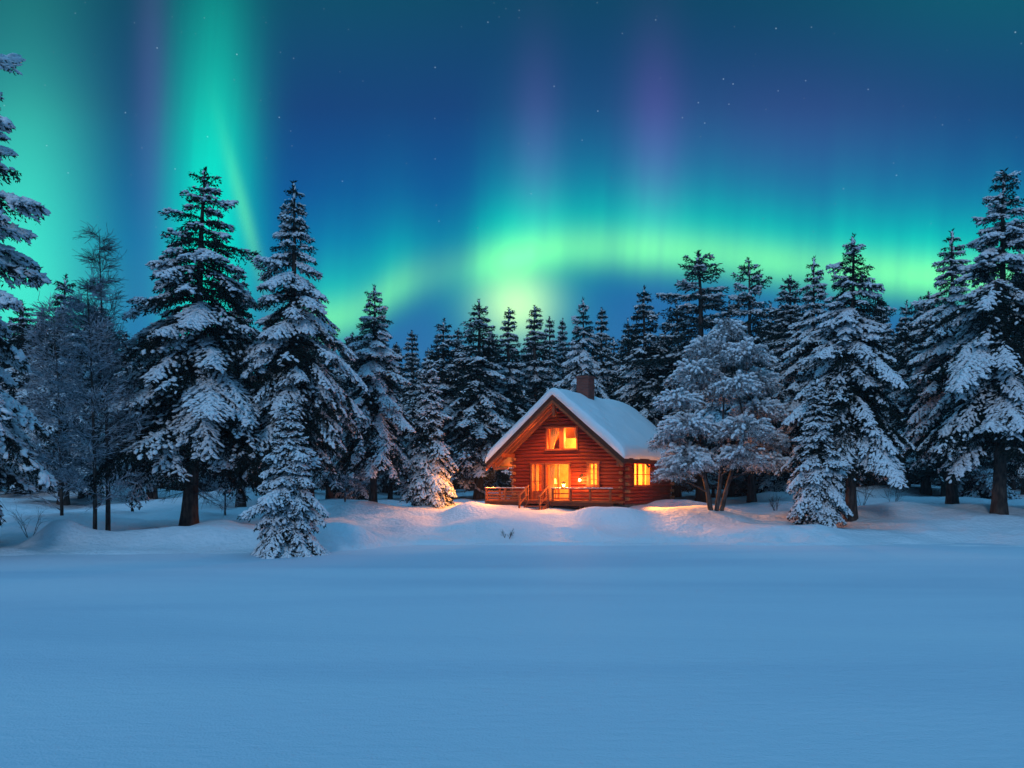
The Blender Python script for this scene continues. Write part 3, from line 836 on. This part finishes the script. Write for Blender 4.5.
# crossing log ends at the two visible corners and the far left one
rs_ = np.random.RandomState(8)
for (cu, su, cw_, sw) in ((0, -1, 0, -1), (CW, 1, 0, -1), (CW, 1, CD, 1), (0, -1, CD, 1)):
    mb = MB(); z = .1; k = 0
    while z < 2.75:
        l = .26 + rs_.uniform(-.03, .05)
        if k % 2 == 0: mb.cyl((cu - su * .1, cw_, z + .1), (cu - su * .1, cw_ + sw * l, z + .1), .098, .092)
        else: mb.cyl((cu, cw_ - sw * .1, z + .1), (cu + su * l, cw_ - sw * .1, z + .1), .098, .092)
        z += ROW; k += 1
    mb.build('corner_logs', M['log_end'], cabin)

# roof: two boarded slopes, barge boards, purlins, snow
y0, y1 = -OVF, CD + OVB
uL, uR = -OVL, CW + OVR
T = .16
mb = MB()
for (ue, _) in ((uL, 0), (uR, 1)):
    uc = CW / 2
    v = []
    for y in (y0, y1):
        v += [(uc, y, RIDGE), (ue, y, roofz(ue)), (ue, y, roofz(ue) + T), (uc, y, RIDGE + T)]
    mb.add(v, [(0, 1, 2, 3), (4, 7, 6, 5), (0, 4, 5, 1), (3, 2, 6, 7), (1, 5, 6, 2)])
roof = mb.build('roof', M['soffit'], cabin)
for (ue, sgn) in ((uL, -1), (uR, 1)):
    for (dz0, dz1, off, th, mat) in ((-.13, T + .02, .0, .06, 'dark_trim'), (-.30, -.132, -.0, .11, 'trim')):
        v = []
        for y in (y0 - th, y0 - .002):
            v += [(CW / 2, y, RIDGE + dz0), (ue, y, roofz(ue) + dz0), (ue, y, roofz(ue) + dz1), (CW / 2, y, RIDGE + dz1)]
        MB().add(v, [(0, 1, 2, 3), (4, 7, 6, 5), (0, 4, 5, 1), (3, 2, 6, 7), (1, 5, 6, 2), (0, 3, 7, 4)]).build('barge_board', M[mat], roof)
    MB().box(min(ue, ue + sgn * .05), y0, roofz(ue) - .10, max(ue, ue + sgn * .05), y1, roofz(ue) + T - .01).build('fascia_board', M['dark_trim'], roof)
# purlins carrying the overhang, with a short king post under the peak
for (u, dz) in ((CW / 2, -.30), (.02, -.04), (CW - .02, -.04)):
    zt = roofz(u) + dz
    MB().box(u - .09, y0 + .06, zt - .24, u + .09, .02, zt - .02).build('purlin', M['trim'], cabin, .01)
MB().box(CW / 2 - .07, y0 + .0, RIDGE - 1.02, CW / 2 + .07, y0 + .14, RIDGE - .32).build('king_post', M['trim'], cabin, .01)
for u, sg in ((-.42, 1), (CW + .30, -1)):
    zt = roofz(u)
    mb = MB().box(u - .07, y0 + .10, zt - .62, u + .07, y0 + .24, zt - .10)
    mb.box(min(u, u + sg * .9), y0 + .12, zt - .62, max(u, u + sg * .9), y0 + .22, zt - .50) if u < 0 else None
    mb.build('eave_bracket', M['trim'], cabin, .01)
# rafters under the front overhang
for sg in (-1, 1):
    mb = MB()
    for y in (-1.02, -.52):
        ue = uL if sg < 0 else uR
        mb.bar((CW / 2 + sg * .05, y, RIDGE - .07 - SL * .05), (ue - sg * .05, y, roofz(ue) - .07), .09, .13)
    mb.build('rafter', M['soffit'], cabin)
# snow on the roof
def roof_snow():
    rs = np.random.RandomState(4); nu, nw = 90, 70
    us = np.linspace(0, 1, nu); ws = np.linspace(0, 1, nw)
    us = .5 - .5 * np.cos(us * math.pi) * (1 - .0) if False else us
    us = us + .06 * np.sin(us * 2 * math.pi) * -1; ws = ws - .09 * np.sin(ws * 2 * math.pi)
    A, B = np.meshgrid(us, ws)
    Ue = (uL - .07) + A * (uR - uL + .14); We = (y0 - .11) + B * (y1 - y0 + .16)
    du = np.minimum(Ue - (uL - .07), (uR + .07) - Ue); dw = np.minimum(We - (y0 - .11), (y1 + .05) - We)
    def edge(d, r): return np.sqrt(np.clip(1 - (1 - np.clip(d / r, 0, 1)) ** 2, 0, 1))
    th = .46 * (.30 + .70 * edge(du, .34)) * (.55 + .45 * edge(dw, .22)) + vnoise(Ue * .9, We * .7) * .060 + vnoise(Ue * 2.3, We * 2.1) * .028
    ridge_soft = np.sqrt((Ue - CW / 2) ** 2 + .30 ** 2) - .05
    Zb = RIDGE + T + .006 - SL * np.abs(Ue - CW / 2)
    Zt = np.maximum(RIDGE + T - SL * ridge_soft + th + .06, Zb + .05)
    # the far right corner sags lower where the drift has slid
    Ue = Ue + vnoise(We * 1.3, Ue * 0 + 2) * .03 * (du < .1)
    We = We + vnoise(Ue * 1.7, We * 0 + 9) * .03 * (dw < .1)
    top = np.stack([Ue, We, Zt], -1).reshape(-1, 3); bot = np.stack([Ue, We, Zb], -1).reshape(-1, 3)
    idx = np.arange(nu * nw).reshape(nw, nu)
    q = np.stack([idx[:-1, :-1], idx[:-1, 1:], idx[1:, 1:], idx[1:, :-1]], -1).reshape(-1, 4)
    n = nu * nw
    rim = np.concatenate([idx[0, :], idx[1:, -1], idx[-1, -2::-1], idx[-2:0:-1, 0]])
    r2 = np.roll(rim, -1)
    sides = np.stack([rim, rim + n, r2 + n, r2], -1)
    f = np.concatenate([q, q[:, ::-1] + n, sides])
    return fast_mesh('roof_snow', np.concatenate([top, bot]), f, M['snow_roof'], True)
link('roof_snow', roof_snow(), roof)
# chimney
cu, cw0 = CW / 2 + .28, 1.7
mb = MB().box(cu - .38, cw0 - .36, 4.7, cu + .38, cw0 + .36, 7.18).box(cu - .43, cw0 - .41, 7.18, cu + .43, cw0 + .41, 7.30)
ch = mb.build('chimney', M['brick'], roof)
MB().box(cu - .34, cw0 - .32, 7.30, cu + .34, cw0 + .32, 7.36).build('chimney_cap', M['iron'], ch)

# windows and doors (frames stand proud of the logs)
def frame_at(place, a0, a1, z0, z1, t=.085, bars_v=(), bars_h=(), name='window', bottom=True, mat='trim', parent=None, panel=0):
    p0, p1 = -.10, .13
    def bx(mb, b0, b1, h0, h1, o0=p0, o1=p1):
        A = place(b0, o0, h0); B = place(b1, o1, h1)
        mb.box(min(A[0], B[0]), min(A[1], B[1]), h0, max(A[0], B[0]), max(A[1], B[1]), h1); return mb
    mb = MB()
    bx(mb, a0 - .02, a0 + t, z0, z1); bx(mb, a1 - t, a1 + .02, z0, z1); bx(mb, a0 - .05, a1 + .05, z1 - .01, z1 + t, p0, p1 + .02)
    if bottom: bx(mb, a0 - .05, a1 + .05, z0 - .05, z0 + t * .6, p0, p1 + .04)
    fr = mb.build(name, M[mat], cabin, .008)
    if bars_v or bars_h:
        mb = MB()
        for b in bars_v: bx(mb, b - .035, b + .035, z0 + .05, z1 - .012, -.05, .05)
        for h in bars_h:
            edges = [a0 + t] + [e for b in bars_v for e in (b - .035, b + .035)] + [a1 - t]
            for i in range(0, len(edges), 2): bx(mb, edges[i] + .001, edges[i + 1] - .001, h - .018, h + .018, -.03, .03)
        mb.build('muntin', M[mat], fr)
    if panel:
        mb = MB(); bx(mb, a0 + t + .002, a1 - t - .002, z0 + .055, z0 + panel, -.045, .02); mb.build('door_panel', M['trim'], fr)
    mb = MB(); bx(mb, a0 + t - .01, a1 - t + .01, z0 + max(.03, panel), z1 - .012, -.066, -.060); mb.build('pane', M['glass'], fr)
    return fr
FP = lambda a, o, z: (a, -o, z)
RP = lambda a, o, z: (CW + o, a, z)
LP = lambda a, o, z: (-o, a, z)
frame_at(FP, *UP_A[:2], 3.1, 4.3, .09)
frame_at(FP, *UP_B[:2], 3.1, 4.3, .09)
MB().box(3.172, -.12, 3.12, 3.228, .1, 4.3).build('mullion', M['trim'], cabin)
d1 = frame_at(FP, *SIDE[:2], .3, 2.3, .09, (1.5,), (1.35,), 'side_door', panel=.5)
d2 = frame_at(FP, *DOOR[:2], .3, 2.3, .09, (2.935,), (), 'glass_door')
MB().cyl((2.86, -.10, 1.25), (2.86, -.10, 1.45), .014, .014).cyl((2.86, -.05, 1.27), (2.86, -.11, 1.27), .012, .012).cyl((2.86, -.05, 1.43), (2.86, -.11, 1.43), .012, .012).build('door_handle', M['iron'], d2)
frame_at(FP, *SMALL[:2], 1.1, 2.3, .13, (5.14,), (1.45, 1.75, 2.02), 'small_window')
frame_at(RP, *RWIN[:2], 1.1, 2.3, .09, (1.75, 2.5), (1.72,))
frame_at(LP, *LWIN[:2], 1.1, 2.3, .09, (2.0,), (1.7,))  # unseen window, added so lamplight spills onto the left snow
# inside: floors, lining and back partition
MB().box(.14, .14, .12, CW - .14, CD - .14, .27).build('floor_boards', M['plaster'], cabin)
MB().box(.14, .14, 2.62, CW - .14, CD - .14, 2.80).build('loft_floor', M['plaster'], cabin)
MB().box(.14, 3.6, .28, CW - .14, 3.7, 2.61).build('partition', M['plaster'], cabin)
MB().box(1.6, 2.9, 2.81, 5.3, 3.0, 3.9).build('loft_partition', M['plaster'], cabin)
def curtain(place, a0, a1, z0, z1, tie, side):
    """gathered cloth hanging inside a window, drawn towards one side at the tie height"""
    nu, nz = 26, 14; v = []; f = []
    for j in range(nz + 1):
        h = j / nz; z = z0 + (z1 - z0) * h
        k = 1 - tie * (1 - h) ** .8
        for i in range(nu + 1):
            c = i / nu; a = a0 + (a1 - a0) * c * k if side < 0 else a1 - (a1 - a0) * c * k
            v.append(place(a, -.24 - .025 * math.sin(c * 26 + j * .1), z))
    for j in range(nz):
        for i in range(nu):
            o = j * (nu + 1) + i; f.append((o, o + 1, o + nu + 2, o + nu + 1))
    me = bpy.data.meshes.new('curtain'); me.from_pydata(v, [], f); me.materials.append(M['cloth']); me.shade_smooth()
    o = link('curtain', me, cabin); md = o.modifiers.new('thick', 'SOLIDIFY'); md.thickness = .006
curtain(FP, 2.24, 2.95, 3.05, 4.35, .75, -1)
curtain(FP, 3.75, 4.2, 3.7, 4.35, .2, 1)
curtain(FP, 2.2, 2.6, .35, 2.35, .35, -1)
curtain(FP, 1.22, 1.5, .35, 2.35, .1, -1)
curtain(RP, 1.02, 1.25, 1.05, 2.35, .3, -1)
curtain(RP, 3.0, 3.25, 1.05, 2.35, .3, 1)

# veranda
deck = MB()
deck.box(-.9, -1.62, .20, CW + .1, -.10, .30)
for k in range(int((CW + 1) / .14)): deck.box(-.9 + k * .14 + .004, -1.60, .302, -.9 + k * .14 + .132, -.11, .325)
dk = deck.build('veranda_deck', M['trim'], cabin)
mb = MB().box(-.88, -1.66, .04, 1.98, -1.625, .22).box(3.22, -1.66, .04, CW + .08, -1.625, .22)
mb.build('deck_skirt', M['dark_trim'], dk)
for u in (-.8, .5, 1.9, 3.4, 5.2, 6.9): MB().box(u - .07, -1.55, -.7, u + .07, -1.41, .198).build('deck_post', M['dark_trim'], dk)
rl = MB()
for u in (-.84, .42, 1.72): rl.box(u - .05, -1.60, .327, u + .05, -1.50, .93)
for z in (.45, .62, .78): rl.box(-.79, -1.565, z - .055, .37, -1.535, z + .055).box(.47, -1.565, z - .055, 1.67, -1.535, z + .055)
rl.box(-.92, -1.62, .932, 1.80, -1.48, .98)
rl.box(-.89, -1.498, .60, -.79, -.2, .66).box(-.92, -1.478, .932, -.76, -.16, .98).box(-.89, -.26, .327, -.79, -.16, .93)
rl.build('railing', M['trim'], cabin, .006)
rr_ = MB()
for u in (3.46, 4.55, 5.7, 6.86): rr_.box(u - .05, -1.60, .327, u + .05, -1.50, .93)
rr_.box(3.38, -1.62, .932, 6.98, -1.48, .98)
for a, b in ((3.52, 4.49), (4.61, 5.64), (5.76, 6.80)):
    for z in (.45, .69): rr_.box(a, -1.565, z - .03, b, -1.535, z + .03)
rr_.box(6.81, -1.498, .62, 6.91, -.2, .68).box(6.78, -1.478, .932, 6.94, -.16, .98)
rr_.build('railing', M['trim'], cabin, .006)
st = MB()
for (w0, z) in ((-1.92, .14), (-2.22, -.02), (-2.52, -.18)): st.box(2.02, w0, z, 3.18, w0 + .29, z + .045)
steps_ = st.build('steps', M['trim'], cabin, .005)
sg_ = MB()
for u in (2.0, 3.2): sg_.bar((u, -1.64, .10), (u, -2.6, -.42), .05, .20)
sg_.build('stringer', M['trim'], steps_)
for u in (1.96, 3.24):
    h = MB()
    h.box(u - .045, -2.58, -.5, u + .045, -2.49, .56).box(u - .045, -1.72, -.1, u + .045, -1.63, 1.12)
    h.bar((u, -2.66, .52), (u, -1.60, 1.14), .10, .06); h.bar((u, -2.52, .12), (u, -1.70, .62), .04, .06)
    h.build('handrail', M['trim'], steps_, .005)
# snow pressed on the rail tops and the steps
sn = []
for (a, b, w, z, r) in ((-.9, 1.78, -1.55, .985, .055), (3.4, 6.96, -1.55, .985, .055)):
    n = int((b - a) / .05); p = np.stack([np.linspace(a, b, n), np.full(n, w), np.full(n, z)], -1) + np.random.RandomState(1).normal(0, .008, (n, 3)); sn.append((p, r))
for P_, r_ in sn:
    link('rail_snow', lumps_mesh('rail_snow', P_, np.tile([[1., 0, 0]], (len(P_), 1)), np.random.RandomState(2).uniform(.03, .055, len(P_)), np.random.RandomState(3), M['snow_roof'], flat=.5), cabin)

# ---- lamps: lit lanterns, plus unseen ones added for soffit, gable and snow pools
def lamp_light(name, p, watts, rad=.06, parent=None):
    l = bpy.data.objects.new(name, bpy.data.lights.new(name, 'POINT')); COL.objects.link(l)
    l.data.energy = watts; l.data.color = WARM; l.data.shadow_soft_size = rad; l.location = p
    if parent: l.parent = parent
    return l
def lantern_parts(mb_frame, c, s=1.0):
    x, y, z = c
    for dx in (-1, 1):
        for dy in (-1, 1): mb_frame.box(x + dx * .075 * s - .008, y + dy * .075 * s - .008, z - .12 * s, x + dx * .075 * s + .008, y + dy * .075 * s + .008, z + .12 * s)
    mb_frame.box(x - .10 * s, y - .10 * s, z - .15 * s, x + .10 * s, y + .10 * s, z - .121 * s)
    mb_frame.add([(x - .11 * s, y - .11 * s, z + .121 * s), (x + .11 * s, y - .11 * s, z + .121 * s), (x + .11 * s, y + .11 * s, z + .121 * s), (x - .11 * s, y + .11 * s, z + .121 * s), (x, y, z + .22 * s)],
                 [(0, 3, 2, 1), (0, 1, 4), (1, 2, 4), (2, 3, 4), (3, 0, 4)])
def bulb(c, r, parent, mat='flame'):
    v = [tuple(np.array(c) + q * r) for q in ICO_V]
    return MB().add(v, [tuple(f) for f in ICO_F]).build('bulb', M[mat], parent, smooth=True)
def wall_lantern(c, back, watts):
    mb = MB(); lantern_parts(mb, c)
    mb.bar((c[0], c[1], c[2] + .20), (back[0], back[1], c[2] + .24), .025, .025)
    b0 = np.array(back)
    mb.box(b0[0] - .05, b0[1] - .012, c[2] + .10, b0[0] + .05, b0[1] + .012, c[2] + .32) if abs(back[0] - c[0]) < .05 else mb.box(b0[0] - .012, b0[1] - .05, c[2] + .10, b0[0] + .012, b0[1] + .05, c[2] + .32)
    o = mb.build('wall_lantern', M['iron'], cabin)
    bulb(c, .075, o)
    lamp_light('wall_lantern_light', (c[0], c[1], c[2]), watts, .08, o)
wall_lantern((4.45, -.34, 1.42), (4.45, -.10), 420)
wall_lantern((-.36, 1.2, 1.95), (-.10, 1.2), 260)  # added out of view round the left corner to light the soffit
def added_downlight(c, aim, watts, cone):
    """an added spot in a can under the overhang, for snow pools and gable"""
    c = np.array(c, float); d = unit(np.array(aim, float) - c)
    o = MB().cyl(c - d * .16, c + d * .02, .07, .085, 14).build('added_downlight', M['iron'], cabin)
    l = bpy.data.objects.new('downlight_beam', bpy.data.lights.new('downlight_beam', 'SPOT')); COL.objects.link(l)
    l.data.energy = watts; l.data.color = (1.0, .31, .04); l.data.spot_size = R(cone); l.data.spot_blend = .7; l.data.shadow_soft_size = .05
    l.location = c + d * .05; l.rotation_euler = Vector(d).to_track_quat('-Z', 'Y').to_euler(); l.parent = o
added_downlight((-.52, -1.05, 1.98), (-1.5, -3.3, -.2), 1700, 104)  # added to pool warm light on the left snow
added_downlight((CW / 2, -1.12, RIDGE - .72), (2.5, -2.0, 0), 1150, 125)  # added to light the gable evenly and the steps
added_downlight((CW + .42, 2.3, 2.15), (CW + 2.9, 1.3, 0), 1700, 86)  # added for the warm patch on the right-hand snow
def standing_lantern(u, w, z, watts, label):
    p = clocal(u, w, z)
    t = thing('lantern', label, 'lantern', p, TH, 'lanterns on the veranda rail')
    mb = MB(); lantern_parts(mb, (0, 0, .155), 1.0); mb.build('frame', M['iron'], t)
    bulb((0, 0, .14), .065, t); lamp_light('lantern_light', (0, 0, .16), watts, .07, t)
standing_lantern(4.12, -1.55, .985, 560, 'glowing lantern standing on the veranda rail in front of the glass door')
# indoors
def table_lamp(u, w, z0, watts, label):
    p = clocal(u, w, z0); t = thing('table_lamp', label, 'lamp', p, TH, 'lit lamps inside the cabin')
    MB().cyl((0, 0, 0), (0, 0, .03), .11, .10, 16).cyl((0, 0, .03), (0, 0, .34), .02, .02).build('base', M['iron'], t)
    MB().cyl((0, 0, .32), (0, 0, .60), .21, .13, 20).build('lamp_shade', M['shade'], t, smooth=False)
    lamp_light('table_lamp_light', (0, 0, .72), watts, .10, t)
def side_table(u, w, h, label):
    p = clocal(u, w, .272); t = thing('side_table', label, 'table', p, TH, 'small tables inside the cabin')
    MB().box(-.3, -.25, h - .04, .3, .25, h).build('top', M['trim'], t, .005)
    for dx in (-.25, .25):
        for dy in (-.2, .2): MB().box(dx - .025, dy - .025, 0, dx + .025, dy + .025, h - .041).build('leg', M['trim'], t)
side_table(2.05, 1.0, .62, 'small wooden table under the lamp seen through the glass door')
table_lamp(2.05, 1.0, .892, 260, 'lit lamp inside the cabin, seen through the glass door')
side_table(6.2, 2.1, .62, 'small wooden table under the lamp inside the side window')
table_lamp(6.2, 2.1, .892, 800, 'lit lamp inside the cabin behind the three-part side window')
def pendant(u, w, z, ztop, watts, label):
    p = clocal(u, w, z); t = thing('pendant_lamp', label, 'lamp', p, TH, 'lit lamps inside the cabin')
    MB().cyl((0, 0, .16), (0, 0, ztop - z), .008, .008, 6).build('cord', M['iron'], t)
    MB().cyl((0, 0, 0), (0, 0, .18), .20, .06, 18).build('lamp_shade', M['shade'], t)
    lamp_light('pendant_light', (0, 0, -.12), watts, .12, t)
pendant(3.35, 1.5, 2.1, 2.62, 900, 'hanging lamp inside the cabin above the glass door')
pendant(3.9, 1.6, 3.95, roofz(3.9), 1900, 'hanging lamp inside the cabin behind the paired gable windows')
